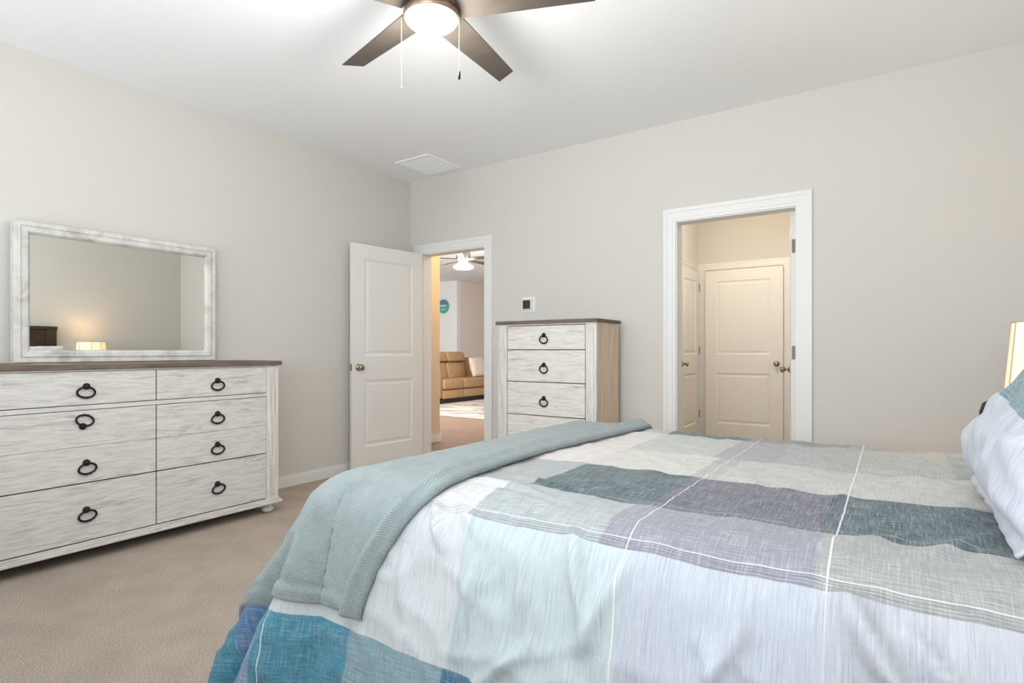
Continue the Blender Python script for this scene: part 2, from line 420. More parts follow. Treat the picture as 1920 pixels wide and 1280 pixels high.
for x in (CX0+.05, CX1-.05):
    for y in (CY0+.045, CY1-.045):
        bm = bmesh.new(); lathe(bm, [(.020, 0), (.034, .006), (.038, .018), (.034, .032), (.024, .042), (.036, .052), (.036, .060)], 20, Matrix.Translation((x, y, 0)))
        obj('bun_foot', bm, M_paint_v, ch, smooth=True)

# ------------------------------------------------------------------ thermostat, ceiling vent
th = thing('thermostat', 'small white wall thermostat with square black screen above the tall chest', 'thermostat', (1.392, 0, 1.468))
obj('back_plate', B((-.068, .068, -.006, 0, -.066, .066)), M_trim, th, bevel=.003)
obj('case', B((-.056, .034, -.022, -.006, -.048, .050)), M_trim, th, bevel=.004)
obj('screen', B((-.048, .026, -.0235, -.022, -.037, .037)), mat('thermostat_screen', srgb(34, 38, 38), .15), th)

ve = thing('ceiling_vent', 'white slatted air return vent in the ceiling near the corner', 'vent', (.52, -.31, H))
obj('frame', B((-.20, .20, -.215, -.185, -.010, 0), (-.20, .20, .185, .215, -.010, 0), (-.20, -.17, -.185, .185, -.010, 0), (.17, .20, -.185, .185, -.010, 0)), M_ceil, ve, bevel=.003)
bm = bmesh.new()
for k in range(18):
    y = -.18 + k*.0208
    vs = [bm.verts.new(p) for p in ((-.17, y, -.002), (.17, y, -.002), (.17, y+.016, -.010), (-.17, y+.016, -.010), (-.17, y, -.0035), (.17, y, -.0035), (.17, y+.016, -.0115), (-.17, y+.016, -.0115))]
    for f in ((0,1,2,3),(7,6,5,4),(0,4,5,1),(2,6,7,3)): bm.faces.new([vs[i] for i in f])
obj('louvres', bm, M_ceil, ve)
obj('louvre_shade', B((-.17, .17, -.185, .185, -.0015, -.0005)), mat('vent_shadow', srgb(196, 196, 193), .9), ve)  # grey sheet paints the shade behind the louvres

# ------------------------------------------------------------------ ceiling fan
fan = thing('ceiling_fan', 'five-blade brown ceiling fan with lit round lamp over the bed', 'ceiling fan', (2.360, -2.289, 0))
bm = bmesh.new(); lathe(bm, [(.065, H), (.065, H-.02), (.045, H-.05), (.016, H-.055), (.016, 2.60)], 32)
obj('canopy', bm, M_bronze, fan, smooth=True)
bm = bmesh.new(); lathe(bm, [(.05, 2.615), (.095, 2.60), (.105, 2.57), (.105, 2.535), (.085, 2.52), (.08, 2.505)], 40)
obj('motor_housing', bm, M_bronze, fan, smooth=True)
bm = bmesh.new(); lathe(bm, [(.085, 2.51), (.114, 2.505), (.118, 2.485), (.118, 2.468), (.110, 2.468), (.105, 2.478)], 48)
obj('light_ring', bm, M_bronze, fan, smooth=True)
M_lamp = bpy.data.materials.new('lit_diffuser'); M_lamp.use_nodes = True
p = M_lamp.node_tree.nodes['Principled BSDF']; p.inputs['Base Color'].default_value = (1, 1, 1, 1)
p.inputs['Emission Color'].default_value = (1, .93, .82, 1); p.inputs['Emission Strength'].default_value = 9
bm = bmesh.new(); lathe(bm, [(.110, 2.470), (.108, 2.462), (.095, 2.450), (.065, 2.440), (.03, 2.436), (.002, 2.435)], 48)
obj('diffuser', bm, M_lamp, fan, smooth=True)
for k in range(5):
    an = math.radians(24.5+72*k)
    bm = bmesh.new()
    r0, r1 = .105, .665; n = 10
    top = []
    def bp(r, s_):   # blade outline
        wd = lerp(.072, .050, (r-r0)/(r1-r0)); rr = r + (.018 if s_ > 0 else -.018)*sstep(.6, 1, (r-r0)/(r1-r0))
        y = s_*wd; z = 2.515 - y*.16
        return (rr*math.cos(an)-y*math.sin(an), rr*math.sin(an)+y*math.cos(an), z)
    U_, L_ = [], []
    for i in range(n+1):
        r = lerp(r0, r1, i/n)
        pa, pb = bp(r, 1), bp(r, -1)
        U_.append((bm.verts.new((pa[0], pa[1], pa[2]+.006)), bm.verts.new((pb[0], pb[1], pb[2]+.006))))
        L_.append((bm.verts.new(pa), bm.verts.new(pb)))
    for i in range(n):
        bm.faces.new((U_[i][0], U_[i+1][0], U_[i+1][1], U_[i][1])); bm.faces.new((L_[i][0], L_[i][1], L_[i+1][1], L_[i+1][0]))
        for s_ in (0, 1): bm.faces.new((U_[i][s_], L_[i][s_], L_[i+1][s_], U_[i+1][s_]))
    bm.faces.new((U_[0][0], U_[0][1], L_[0][1], L_[0][0])); bm.faces.new((U_[n][0], L_[n][0], L_[n][1], U_[n][1]))
    bl = obj('blade', bm, M_brownblade, fan, bevel=.0015)
    bm = bmesh.new()
    c_, s_ = math.cos(an), math.sin(an)
    tube(bm, [(c_*.09, s_*.09, 2.545), (c_*.13, s_*.13, 2.540), (c_*.17, s_*.17, 2.534)], .010, 8)
    obj('blade_iron', bm, M_bronze, bl, smooth=True)
M_chain = mat('brass_chain', srgb(225, 205, 180), .3, .6)
for (dx, dy, zb, pend) in ((-.100, -.076, 2.185, False), (.108, .052, 2.245, True)):
    bm = bmesh.new()
    z = 2.475
    tube(bm, [(dx, dy, 2.475), (dx, dy, zb)], .0011, 6)
    while z > zb: 
        bmesh.ops.create_icosphere(bm, subdivisions=1, radius=.0016, matrix=Matrix.Translation((dx, dy, z))); z -= .006
    cn = obj('pull_chain', bm, M_chain, fan, smooth=True)
    bm = bmesh.new()
    if pend: lathe(bm, [(.002, zb), (.005, zb-.004), (.006, zb-.018), (.005, zb-.034), (.002, zb-.036)], 12, Matrix.Translation((dx, dy, 0)))
    else: lathe(bm, [(.002, zb), (.004, zb-.003), (.002, zb-.008)], 12, Matrix.Translation((dx, dy, 0)))
    obj('chain_pendant', bm, M_iron if pend else M_chain, cn, smooth=True)

# ------------------------------------------------------------------ bed
bed = thing('bed', 'queen bed with dark wood headboard against the right wall', 'bed', (3.65, -2.12, 0))
def off(b): return (b[0]-3.65, b[1]-3.65, b[2]+2.12, b[3]+2.12, b[4], b[5])
obj('mattress', B(off((2.66, 4.64, -2.80, -1.40, .36, .62))), M_white_wall, bed, bevel=.05, seg=4)
obj('box_spring', B(off((2.66, 4.64, -2.80, -1.40, .18, .36))), M_white_wall, bed, bevel=.02)
obj('rail', B(off((2.63, 4.66, -2.82, -2.78, .14, .30)), off((2.63, 4.66, -1.42, -1.38, .14, .30)), off((2.61, 2.64, -2.80, -1.40, .14, .30))), M_dark_wood, bed)
for x in (2.70, 4.58):
    for y in (-2.74, -1.46): obj('leg', B(off((x-.03, x+.03, y-.03, y+.03, 0, .18))), M_dark_wood, bed)
HY0, HY1 = -2.78, -1.49
bs = [(4.68, 4.74, HY0, HY1, .1, 1.33), (4.66, 4.745, HY0-.01, HY1+.01, 1.33, 1.37)]
hb = obj('headboard', B(*[off(b) for b in bs]), M_dark_wood, bed, bevel=.004)
for y in (HY0+.05, HY1-.05, HY0+.50, HY1-.50):
    obj('headboard_post', B(off((4.655, 4.681, y-.05, y+.05, .1, 1.33))), M_dark_wood, hb, bevel=.004)
for z in (.85, 1.15): obj('headboard_rail', B(off((4.662, 4.681, HY0+.1, HY1-.1, z-.03, z+.03))), M_dark_wood, hb, bevel=.003)

# shape of the cover: u = cloth coordinate along the bed, v = across it
BX0, BX1, BY0, BY1, BZ = 2.59, 4.60, -2.80, -1.385, .685
def S0(u, v):
    du = max(0., BX0-u); dn = max(0., BY0-v); df = max(0., v-BY1)
    dv = dn if dn > 0 else df; sy = -1. if dn > 0 else 1.
    bx = min(max(u, BX0), BX1 if u < BX1 else u); by = min(max(v, BY0), BY1)
    Rr = .16 if df == 0 else lerp(.16, .06, min(1, df/.02+0))
    if du == 0 and dv == 0: return Vector((bx, by, BZ)), 0, 0, 0
    h = math.hypot(du, dv); ex = -du/h; ey = sy*dv/h
    d = (du**5+dv**5)**.2
    c = 2*abs(ex*ey)
    th_ = math.radians(77-14*c)
    if df > 0: th_ = math.radians(86-8*c)
    aa = min(d/Rr, th_)
    o = Rr*math.sin(aa); z = Rr*(1-math.cos(aa)); s = max(0., d-Rr*th_)
    o += s*math.cos(th_)+(.055*c*min(1., d/Rr) if df == 0 else 0); z += s*math.sin(th_)
    return Vector((bx+ex*o, by+ey*o, max(BZ-z, .012))), d, math.degrees(math.atan2(dv, du)), (1 if dn > 0 else 0)
def ridge(u, v, u0, v0, u1, v1, wd, h):
    """a crease ridge between two cloth points"""
    ax, ay = u1-u0, v1-v0; L2 = ax*ax+ay*ay
    t = ((u-u0)*ax+(v-v0)*ay)/L2; tc = min(1, max(0, t))
    dx, dy = u-(u0+ax*tc), v-(v0+ay*tc)
    q = (dx*dx+dy*dy)**.5/(wd*1.25)
    return h*math.exp(-q*q*2)*math.sin(PI*min(1, max(0, .12+.76*t)))
CREASES = [  # u0,v0,u1,v1,width,height
 (3.90,-2.93,4.12,-3.22,.022,.018),(3.99,-2.96,4.22,-3.20,.020,.014),(4.30,-2.86,4.02,-3.18,.022,.020),(4.42,-2.72,4.16,-2.98,.022,.020),
 (4.20,-2.98,4.34,-3.25,.02,.014),(3.74,-3.02,3.60,-3.26,.018,.011),(3.66,-3.05,3.80,-3.24,.016,.010),(3.50,-2.95,3.42,-3.14,.018,.010),
 (3.30,-3.16,3.14,-3.32,.016,.009),(3.60,-3.30,3.40,-3.42,.016,.009),(3.36,-2.90,3.44,-3.12,.02,.010),(3.88,-3.10,3.78,-3.36,.016,.010),
 (2.95,-2.70,3.22,-2.78,.016,.012),(2.94,-2.84,3.14,-2.98,.016,.011),(2.93,-2.90,3.02,-3.02,.013,.010),(2.98,-2.62,3.30,-2.66,.016,.008),(3.02,-2.78,3.35,-2.86,.013,.008),
 (3.55,-2.52,3.80,-2.78,.026,.004),(4.02,-2.60,3.80,-2.86,.02,.009),(4.16,-2.52,3.98,-2.82,.02,.010),
 (3.85,-1.60,4.20,-1.72,.018,.010),(3.80,-1.85,4.22,-1.93,.016,.009),(3.55,-1.55,3.80,-1.64,.015,.007),(4.0,-2.05,4.3,-2.10,.016,.006),
 (3.12,-3.02,3.10,-3.24,.018,.008),(2.88,-3.05,2.92,-3.20,.014,.006),(3.25,-2.95,3.27,-3.15,.014,.006),(4.05,-1.50,4.25,-1.60,.015,.010),
 (3.50,-3.25,3.50,-3.50,.03,.010),(3.95,-3.25,3.85,-3.50,.03,.014),(4.25,-3.2,4.15,-3.5,.03,.014)]
def fold(d, phi, near):
    if not near or d <= 0: return 0
    ramp = sstep(.22, .60, d)
    f = -.105*math.exp(-((phi-56)/5.)**2) + .035*math.exp(-((phi-44)/7.)**2) + .035*math.exp(-((phi-68)/8.)**2) - .02*math.exp(-((phi-25)/8.)**2)
    return f*ramp
def Scov(u, v, wr=1.):
    p, d, phi, near = S0(u, v)
    e = .004
    a_ = S0(u+e, v)[0]-S0(u-e, v)[0]; b_ = S0(u, v+e)[0]-S0(u, v-e)[0]
    n = a_.cross(b_)
    n = n.normalized() if n.length > 1e-9 else Vector((0, 0, 1))
    h = fold(d, phi, near)
    if wr:
        q = 0
        for cr in CREASES:
            if abs(u-(cr[0]+cr[2])/2) < .35 and abs(v-(cr[1]+cr[3])/2) < .35: q += ridge(u, v, *cr)*((4.2 if cr[0] > 3.85 else 3.2) if cr[1] < -2.85 else 1.3)
        q += .006*noise.noise(Vector((u*4, v*4, 1))) + .0045*noise.noise(Vector((u*14+v*6, v*9, 4)))*(1 if u > 2.9 or d > 0 else .6)
        q += .010*noise.noise(Vector((u*9, v*1.5, 9)))*sstep(.05, .4, d)
        a1 = 1-abs(noise.noise(Vector((u*4.2+v*2.2, v*3.4-u*1.2, 12))))*1.6
        a2 = 1-abs(noise.noise(Vector((u*3.6-v*2.8, v*3.0+u*2.2, 31))))*1.6
        am = .45+.75*sstep(.08, .3, d)
        q += am*(.010*max(0, a1)**7+.009*max(0, a2)**7)
        h += q*wr
    h += .012*sstep(3.9, 4.4, u)*(1-sstep(0, .08, d))
    return p+n*h, n
def grid(name, U, V, fn, m, parent=None, thick=.012):
    bm = bmesh.new(); uvl = bm.loops.layers.uv.new('UVMap'); vs = []; data = {}
    for i, u in enumerate(U):
        row = []
        for j, v in enumerate(V):
            q = bm.verts.new(fn(u, v)); row.append(q); data[q] = (u, v)
        vs.append(row)
    for i in range(len(U)-1):
        for j in range(len(V)-1):
            f = bm.faces.new((vs[i][j], vs[i+1][j], vs[i+1][j+1], vs[i][j+1]))
            for l in f.loops: l[uvl].uv = data[l.vert]
    me = bpy.data.meshes.new(name); bm.to_mesh(me); bm.free(); me.materials.append(m)
    for p_ in me.polygons: p_.use_smooth = True
    o = bpy.data.objects.new(name, me); C.objects.link(o)
    if parent: o.parent = parent
    if thick:
        md = o.modifiers.new('thickness', 'SOLIDIFY'); md.thickness = thick; md.offset = -1
    return o

# plaid cloth; UV = cloth coordinates in metres (u along the bed, v across it)
ROWS = [ # v lower bound, then [(u start, colour)...]
 (-1.48, [(0, (178,180,178)), (3.09, (60,88,94)), (3.45, (124,128,130)), (3.82, (150,150,146))]),
 (-1.95, [(0, (214,207,203)), (3.09, (186,188,182)), (3.42, (160,157,158)), (3.62, (166,166,165)), (3.87, (172,173,168)), (4.12, (150,160,156))]),
 (-2.31, [(0, (216,209,206)), (3.08, (204,201,194)), (3.44, (174,171,170)), (3.52, (188,186,182)), (3.84, (192,189,183))]),
 (-2.69, [(0, (160,165,163)), (3.10, (50,74,78)), (3.455, (88,86,98)), (3.83, (46,72,77))]),
 (-2.92, [(0, (214,213,213)), (3.06, (168,174,174)), (3.42, (146,144,154)), (3.84, (162,162,158))]),
 (-3.28, [(0, (202,206,208)), (3.07, (188,199,201)), (3.49, (185,189,199)), (3.87, (186,187,194))]),
 (-9.0, [(0, (46,140,166)), (2.08, (78,122,166)), (2.30, (126,150,178)), (2.345, (58,138,162)), (2.715, (132,163,172)), (3.06, (58,112,142)), (3.49, (120,150,165)), (3.87, (70,120,145))]),
]
def plaid(name, pillow=False):
    m = bpy.data.materials.new(name); m.use_nodes = True; nt = m.node_tree; N = nt.nodes; L = nt.links
    p = N['Principled BSDF']; p.inputs['Roughness'].default_value = .85; p.inputs['Specular IOR Level'].default_value = .15
    p.inputs['Sheen Weight'].default_value = .15
    uv = N.new('ShaderNodeUVMap'); uv.uv_map = 'UVMap'; sep = N.new('ShaderNodeSeparateXYZ'); L.new(uv.outputs[0], sep.inputs[0])
    # tiny wobble so the block edges are not ruler straight
    wn = N.new('ShaderNodeTexNoise'); wn.inputs['Scale'].default_value = 9; L.new(uv.outputs[0], wn.inputs['Vector'])
    wob = math_node(N, L, 'MULTIPLY', math_node(N, L, 'SUBTRACT', wn.outputs['Fac'], .5), .007)
    fn = N.new('ShaderNodeTexNoise'); fn.inputs['Scale'].default_value = 420; L.new(uv.outputs[0], fn.inputs['Vector'])
    wob2 = math_node(N, L, 'MULTIPLY', math_node(N, L, 'SUBTRACT', fn.outputs['Fac'], .5), .02)
    wobt = math_node(N, L, 'ADD', wob, wob2)
    U = math_node(N, L, 'ADD', sep.outputs[0], wobt); V = math_node(N, L, 'ADD', sep.outputs[1], wob)
    un = math_node(N, L, 'DIVIDE', math_node(N, L, 'SUBTRACT', U, 1.6), 3.2)
    prev = None; nr = len(ROWS)
    def ramp(lst):
        r = N.new('ShaderNodeValToRGB'); r.color_ramp.interpolation = 'CONSTANT'; L.new(un, r.inputs[0])
        els = r.color_ramp.elements
        els[0].position = 0; els[0].color = cloth(*lst[0][1])
        els.remove(els[1])
        for u0, c in lst[1:]:
            e = els.new((u0-1.6)/3.2); e.color = cloth(*c)
        return r.outputs[0]
    if pillow:
        ROW = [(-.03, [(0, (112,140,146))]), (-9, [(0, (190,193,202))])]
    else: ROW = ROWS
    cols_ = [ramp(r[1]) for r in ROW]
    c = cols_[0]
    for i in range(len(ROW)-1):
        low = math_node(N, L, 'LESS_THAN', V, ROW[i][0])
        c = mix(N, L, low, c, cols_[i+1])
    # woven slub: two stretched noises
    def slub(sx, sy, seed):
        mp = N.new('ShaderNodeMapping'); mp.inputs['Scale'].default_value = (sx, sy, 1); mp.inputs['Location'].default_value = (seed, seed, 0)
        L.new(uv.outputs[0], mp.inputs['Vector'])
        n = N.new('ShaderNodeTexNoise'); n.inputs['Scale'].default_value = 1; n.inputs['Detail'].default_value = 3; n.inputs['Roughness'].default_value = .7
        L.new(mp.outputs[0], n.inputs['Vector']); return n.outputs['Fac']
    s1 = slub(260, 14, 3); s2 = slub(14, 260, 8)
    bright = N.new('ShaderNodeMapRange'); L.new(s1, bright.inputs['Value']); bright.inputs['From Min'].default_value = .48; bright.inputs['From Max'].default_value = .66
    bright2 = N.new('ShaderNodeMapRange'); L.new(s2, bright2.inputs['Value']); bright2.inputs['From Min'].default_value = .48; bright2.inputs['From Max'].default_value = .66
    # amount of cross slub: strong in saturated bands, weak in the pale band
    pale = math_node(N, L, 'MULTIPLY', math_node(N, L, 'LESS_THAN', V, -2.92), math_node(N, L, 'GREATER_THAN', V, -3.28)) if not pillow else math_node(N, L, 'LESS_THAN', V, -.03)
    dark = math_node(N, L, 'SUBTRACT', 1.0, pale)
    f1 = math_node(N, L, 'MULTIPLY', bright.outputs[0], .22)
    f2 = math_node(N, L, 'MULTIPLY', math_node(N, L, 'MULTIPLY', bright2.outputs[0], .20), math_node(N, L, 'ADD', math_node(N, L, 'MULTIPLY', dark, .9), .1))
    c = mix(N, L, f1, c, cloth(236, 238, 240))
    c = mix(N, L, f2, c, cloth(225, 230, 232))
    s3 = slub(330, 9, 21)
    dk = N.new('ShaderNodeMapRange'); L.new(s3, dk.inputs['Value']); dk.inputs['From Min'].default_value = .50; dk.inputs['From Max'].default_value = .66; dk.inputs['To Max'].default_value = .36
    c = mix(N, L, dk.outputs[0], c, srgb(120, 128, 142))
    s4 = slub(11, 330, 33)
    dk2 = N.new('ShaderNodeMapRange'); L.new(s4, dk2.inputs['Value']); dk2.inputs['From Min'].default_value = .5; dk2.inputs['From Max'].default_value = .66; dk2.inputs['To Max'].default_value = .42
    c = mix(N, L, math_node(N, L, 'MULTIPLY', dk2.outputs[0], dark), c, srgb(80, 92, 100))
    # pale woven threads
    if not pillow:
        def line(coord, pos, wd, lo=None, hi=None, other=None):
            f = math_node(N, L, 'LESS_THAN', math_node(N, L, 'ABSOLUTE', math_node(N, L, 'SUBTRACT', coord, pos)), wd)
            if lo is not None: f = math_node(N, L, 'MULTIPLY', f, math_node(N, L, 'GREATER_THAN', other, lo))
            if hi is not None: f = math_node(N, L, 'MULTIPLY', f, math_node(N, L, 'LESS_THAN', other, hi))
            return f
        UU = sep.outputs[0]; VV = sep.outputs[1]
        for pos, lo, wd, s_ in ((2.385, -9, .0020, .8), (3.49, -9, .0016, .7), (3.872, -2.925, .0019, .7), (3.872, -3.3, .0012, .3)):
            f = line(UU, pos, wd, lo, None, VV); c = mix(N, L, math_node(N, L, 'MULTIPLY', f, s_), c, cloth(232, 233, 230))
        for pos, lo, wd, s_ in ((-2.893, 2.9, .0013, .6), (-2.662, 3.3, .0012, .35)):
            f = line(V, pos, wd, lo, None, UU); c = mix(N, L, math_node(N, L, 'MULTIPLY', f, s_), c, srgb(222, 224, 222))
        # darker fine stripes under the thread
        f = line(V, -2.907, .012); wv = math_node(N, L, 'GREATER_THAN', math_node(N, L, 'SINE', math_node(N, L, 'MULTIPLY', V, 900)), .1)
        c = mix(N, L, math_node(N, L, 'MULTIPLY', math_node(N, L, 'MULTIPLY', f, wv), .35), c, srgb(95, 98, 106))
    L.new(c, p.inputs['Base Color'])
    b = N.new('ShaderNodeBump'); b.inputs['Strength'].default_value = .35; b.inputs['Distance'].default_value = .0012
    hh = math_node(N, L, 'ADD', s1, s2); L.new(hh, b.inputs['Height'])
    # soft crumple
    cr = N.new('ShaderNodeTexNoise'); cr.inputs['Scale'].default_value = 16; cr.inputs['Detail'].default_value = 3; cr.inputs['Distortion'].default_value = .2; L.new(uv.outputs[0], cr.inputs['Vector'])
    b2 = N.new('ShaderNodeBump'); b2.inputs['Strength'].default_value = .42; b2.inputs['Distance'].default_value = .008
    L.new(cr.outputs['Fac'], b2.inputs['Height']); L.new(b.outputs['Normal'], b2.inputs['Normal']); L.new(b2.outputs['Normal'], p.inputs['Normal'])
    return m
M_plaid = plaid('plaid_cotton'); M_sham = plaid('sham_cotton', True)

def frange(a, b, s):
    n = max(1, round((b-a)/s)); return [a+(b-a)*i/n for i in range(n+1)]
U = frange(1.93, 4.62, .0125); V = frange(-3.62, -.98, .0125)
co = grid('comforter', U, V, lambda u, v: Scov(u, v)[0], M_plaid, None, .012)
tag(co, 'patchwork plaid comforter in grey, green and teal spread over the bed', 'comforter')

# knitted throw across the foot of the bed
def knit():
    m = bpy.data.materials.new('sage_knit'); m.use_nodes = True; nt = m.node_tree; N = nt.nodes; L = nt.links
    p = N['Principled BSDF']; p.inputs['Roughness'].default_value = .95; p.inputs['Specular IOR Level'].default_value = .1; p.inputs['Sheen Weight'].default_value = .3
    uv = N.new('ShaderNodeUVMap'); uv.uv_map = 'UVMap'; sep = N.new('ShaderNodeSeparateXYZ'); L.new(uv.outputs[0], sep.inputs[0])
    K = 2*PI/.0105
    a_ = math_node(N, L, 'MULTIPLY', math_node(N, L, 'ADD', sep.outputs[0], sep.outputs[1]), K)
    b_ = math_node(N, L, 'MULTIPLY', math_node(N, L, 'SUBTRACT', sep.outputs[0], sep.outputs[1]), K)
    h = math_node(N, L, 'MULTIPLY', math_node(N, L, 'SINE', a_), math_node(N, L, 'SINE', b_))
    n = N.new('ShaderNodeTexNoise'); n.inputs['Scale'].default_value = 14; n.inputs['Detail'].default_value = 5; L.new(uv.outputs[0], n.inputs['Vector'])
    f = N.new('ShaderNodeMapRange'); f.inputs['From Min'].default_value = .3; f.inputs['From Max'].default_value = .7; L.new(n.outputs['Fac'], f.inputs['Value'])
    c = mix(N, L, f.outputs[0], srgb(143, 155, 156), srgb(158, 169, 169))
    hh = N.new('ShaderNodeMapRange'); hh.inputs['From Min'].default_value = -1; hh.inputs['From Max'].default_value = 1; hh.inputs['To Min'].default_value = .82; hh.inputs['To Max'].default_value = 1.08; L.new(h, hh.inputs['Value'])
    c = mix(N, L, 1.0, c, hh.outputs[0], 'MULTIPLY')
    L.new(c, p.inputs['Base Color'])
    b = N.new('ShaderNodeBump'); b.inputs['Strength'].default_value = .6; b.inputs['Distance'].default_value = .003; L.new(h, b.inputs['Height'])
    L.new(b.outputs['Normal'], p.inputs['Normal'])
    return m
M_knit = knit()
EDGE = [(-1.30, 2.975), (-1.43, 2.965), (-1.70, 2.935), (-1.94, 2.91), (-2.31, 2.885), (-2.67, 2.91), (-2.86, 2.935), (-2.92, 2.91), (-2.98, 2.87), (-3.05, 2.83), (-3.11, 2.80), (-3.17, 2.78), (-3.24, 2.765), (-3.4, 2.75)]
def uedge(v):
    for (va, ua), (vb, ub) in zip(EDGE, EDGE[1:]):
        if va >= v >= vb: return lerp(ua, ub, (va-v)/(va-vb))
    return EDGE[0][1] if v > EDGE[0][0] else EDGE[-1][1]
def usm(v): return sum(uedge(v+k*.02) for k in (-3, -2, -1, 0, 1, 2, 3))/7
def throw():
    bm = bmesh.new(); uvl = bm.loops.layers.uv.new('UVMap'); data = {}
    V1 = -1.33; UF = 2.0
    nv = 190; na = 84
    def vhem(u): return lerp(-3.27, -3.235, sstep(2.27, 2.33, u))
    # path across the width: (kind, fraction) -> (u offset, height)
    ring_u = []          # list of (t along 0..1 or edge roll angle)
    for i in range(na+1): ring_u.append(('t', i/na))
    for k in range(1, 11): ring_u.append(('r', k/10))
    for i in range(12): ring_u.append(('b', i/11))
    nq = 8
    def hprof(s):   # thickness near the border, s = distance from the border
        return .018 + .034*math.exp(-((s-.028)/.024)**2) - .010*math.exp(-((s-.070)/.008)**2)
    rows_ = []
    vf = [('t', j/nv) for j in range(nv+1)] + [('r', k/nq) for k in range(1, nq+1)]
    for kind_v, tv in vf:
        row = []
        for kind_u, tu in ring_u:
            vv = lerp(V1, -3.235, tv) if kind_v == 't' else -3.235
            ue = usm(vv) - .022
            if kind_u == 't': u = lerp(UF, ue, tu)
            else: u = ue
            vh = vhem(u)
            v = lerp(V1, vh, tv) if kind_v == 't' else vh
            s = max(0, ue-u); h = hprof(s+.006)
            sv = abs(v-vh); 
            h = max(h, .016+.008*math.exp(-((sv-.018)/.014)**2)) - .006*math.exp(-((sv-.042)/.006)**2)*(1 if s > .06 else 0)
            uo = 0
            if kind_u == 'r':
                a2 = PI*tu; rad = hprof(.006)/2; h = rad+rad*math.cos(a2)+.002; uo = 1.1*rad*math.sin(a2)*1.3
            elif kind_u == 'b':
                u = lerp(ue, ue-.12, tu); h = .002
            vo = 0
            if kind_v == 'r':
                a2 = PI*tv; vo = -.010*math.sin(a2); h = h*(.5+.5*math.cos(a2))+.001
            P, n = Scov(u+uo, v+vo, .3)
            h += .005*noise.noise(Vector((u*7, v*3, 2)))+.003*noise.noise(Vector((u*18, v*7, 6))) if kind_u == 't' and kind_v == 't' else 0
            # long soft folds running down the near side
            h += .010*sstep(-2.75, -3.1, -(-v)) * 0 
            q = bm.verts.new(P+n*max(.002, h)); data[q] = (u+uo+(tu*.03 if kind_u != 't' else 0), v+vo-(tv*.02 if kind_v == 'r' else 0)); row.append(q)
        rows_.append(row)
    for i in range(len(rows_)-1):
        for j in range(len(ring_u)-1):
            f = bm.faces.new((rows_[i][j], rows_[i][j+1], rows_[i+1][j+1], rows_[i+1][j]))
            for l in f.loops: l[uvl].uv = data[l.vert]
    o = obj('throw_blanket', bm, M_knit, None, smooth=True)
    tag(o, 'sage green knitted throw blanket folded across the foot of the bed', 'blanket')
throw()

# pillows
def pillow(name, label, w_, h_, t_, m, loc, rot, flange=.032, seed=0):
    bm = bmesh.new(); uvl = bm.loops.layers.uv.new('UVMap'); data = {}
    n = 54
    def P(a_, b_, side):
        # a_, b_ in -1..1 including the flange
        ra = w_/2; rb = h_/2; fa = 1-flange/ra; fb = 1-flange/rb
        A = min(1, abs(a_)/fa); Bb = min(1, abs(b_)/fb)
        f = max(0, (1-A**3.4))*max(0, (1-Bb**3.4)); th_ = t_/2*f**.40
        pinch = 1-.055*(1-abs(b_)**2)*abs(a_)**2*0 
        x = a_*ra*(1-.045*(1-b_*b_)*0-.05*(b_*b_)*0) ; z = b_*rb
        x *= 1-.035*(1-abs(b_))*abs(a_)*1.; z *= 1-.035*(1-abs(a_))*abs(b_)
        wr = .008*noise.noise(Vector((a_*4+seed, b_*4, side*3)))+.006*noise.noise(Vector((a_*9+seed, b_*5+a_*4, 7+side)))
        wr += .006*noise.noise(Vector((math.atan2(b_, a_)*5, seed, side)))*sstep(.3, .95, max(A, Bb))
        y = side*(th_+.003) + wr*(1 if f > 0 else .0)*side + (.012*noise.noise(Vector((a_*5, b_*5, seed+5))) if f == 0 or True else 0)
        return Vector((x, y, z))
    for side in (-1, 1):
        vs = []
        for i in range(n+1):
            row = []
            for j in range(n+1):
                a_, b_ = -1+2*i/n, -1+2*j/n
                q = bm.verts.new(P(a_, b_, side)); data[q] = (a_*w_/2+3, b_*h_/2+ (a_*.03)); row.append(q)
            vs.append(row)
        for i in range(n):
            for j in range(n):
                f = bm.faces.new((vs[i][j], vs[i+1][j], vs[i+1][j+1], vs[i][j+1]))
                for l in f.loops: l[uvl].uv = data[l.vert]
        if side == -1: back = vs
    def strip(A, Bq):
        for k in range(len(A)-1):
            f = bm.faces.new((A[k], A[k+1], Bq[k+1], Bq[k]))
            for l in f.loops: l[uvl].uv = data[l.vert]
    strip([r[0] for r in back], [r[0] for r in vs]); strip([r[n] for r in back], [r[n] for r in vs]); strip(back[0], vs[0]); strip(back[n], vs[n])
    o = obj(name, bm, m, None, smooth=True); o.location = loc; o.rotation_euler = rot
    return tag(o, label, 'pillow')
pillow('pillow', 'white and teal sham pillow leaning at the near side of the bed head', .72, .50, .26, M_sham, (4.305, -2.375, .906), (math.radians(-38), 0, math.radians(-90)), seed=1)
pillow('pillow', 'pale pillow behind, leaning on the dark headboard on the far side', .62, .42, .16, M_white_wall, (4.53, -1.76, .93), (math.radians(-16), 0, math.radians(-90)), seed=4)

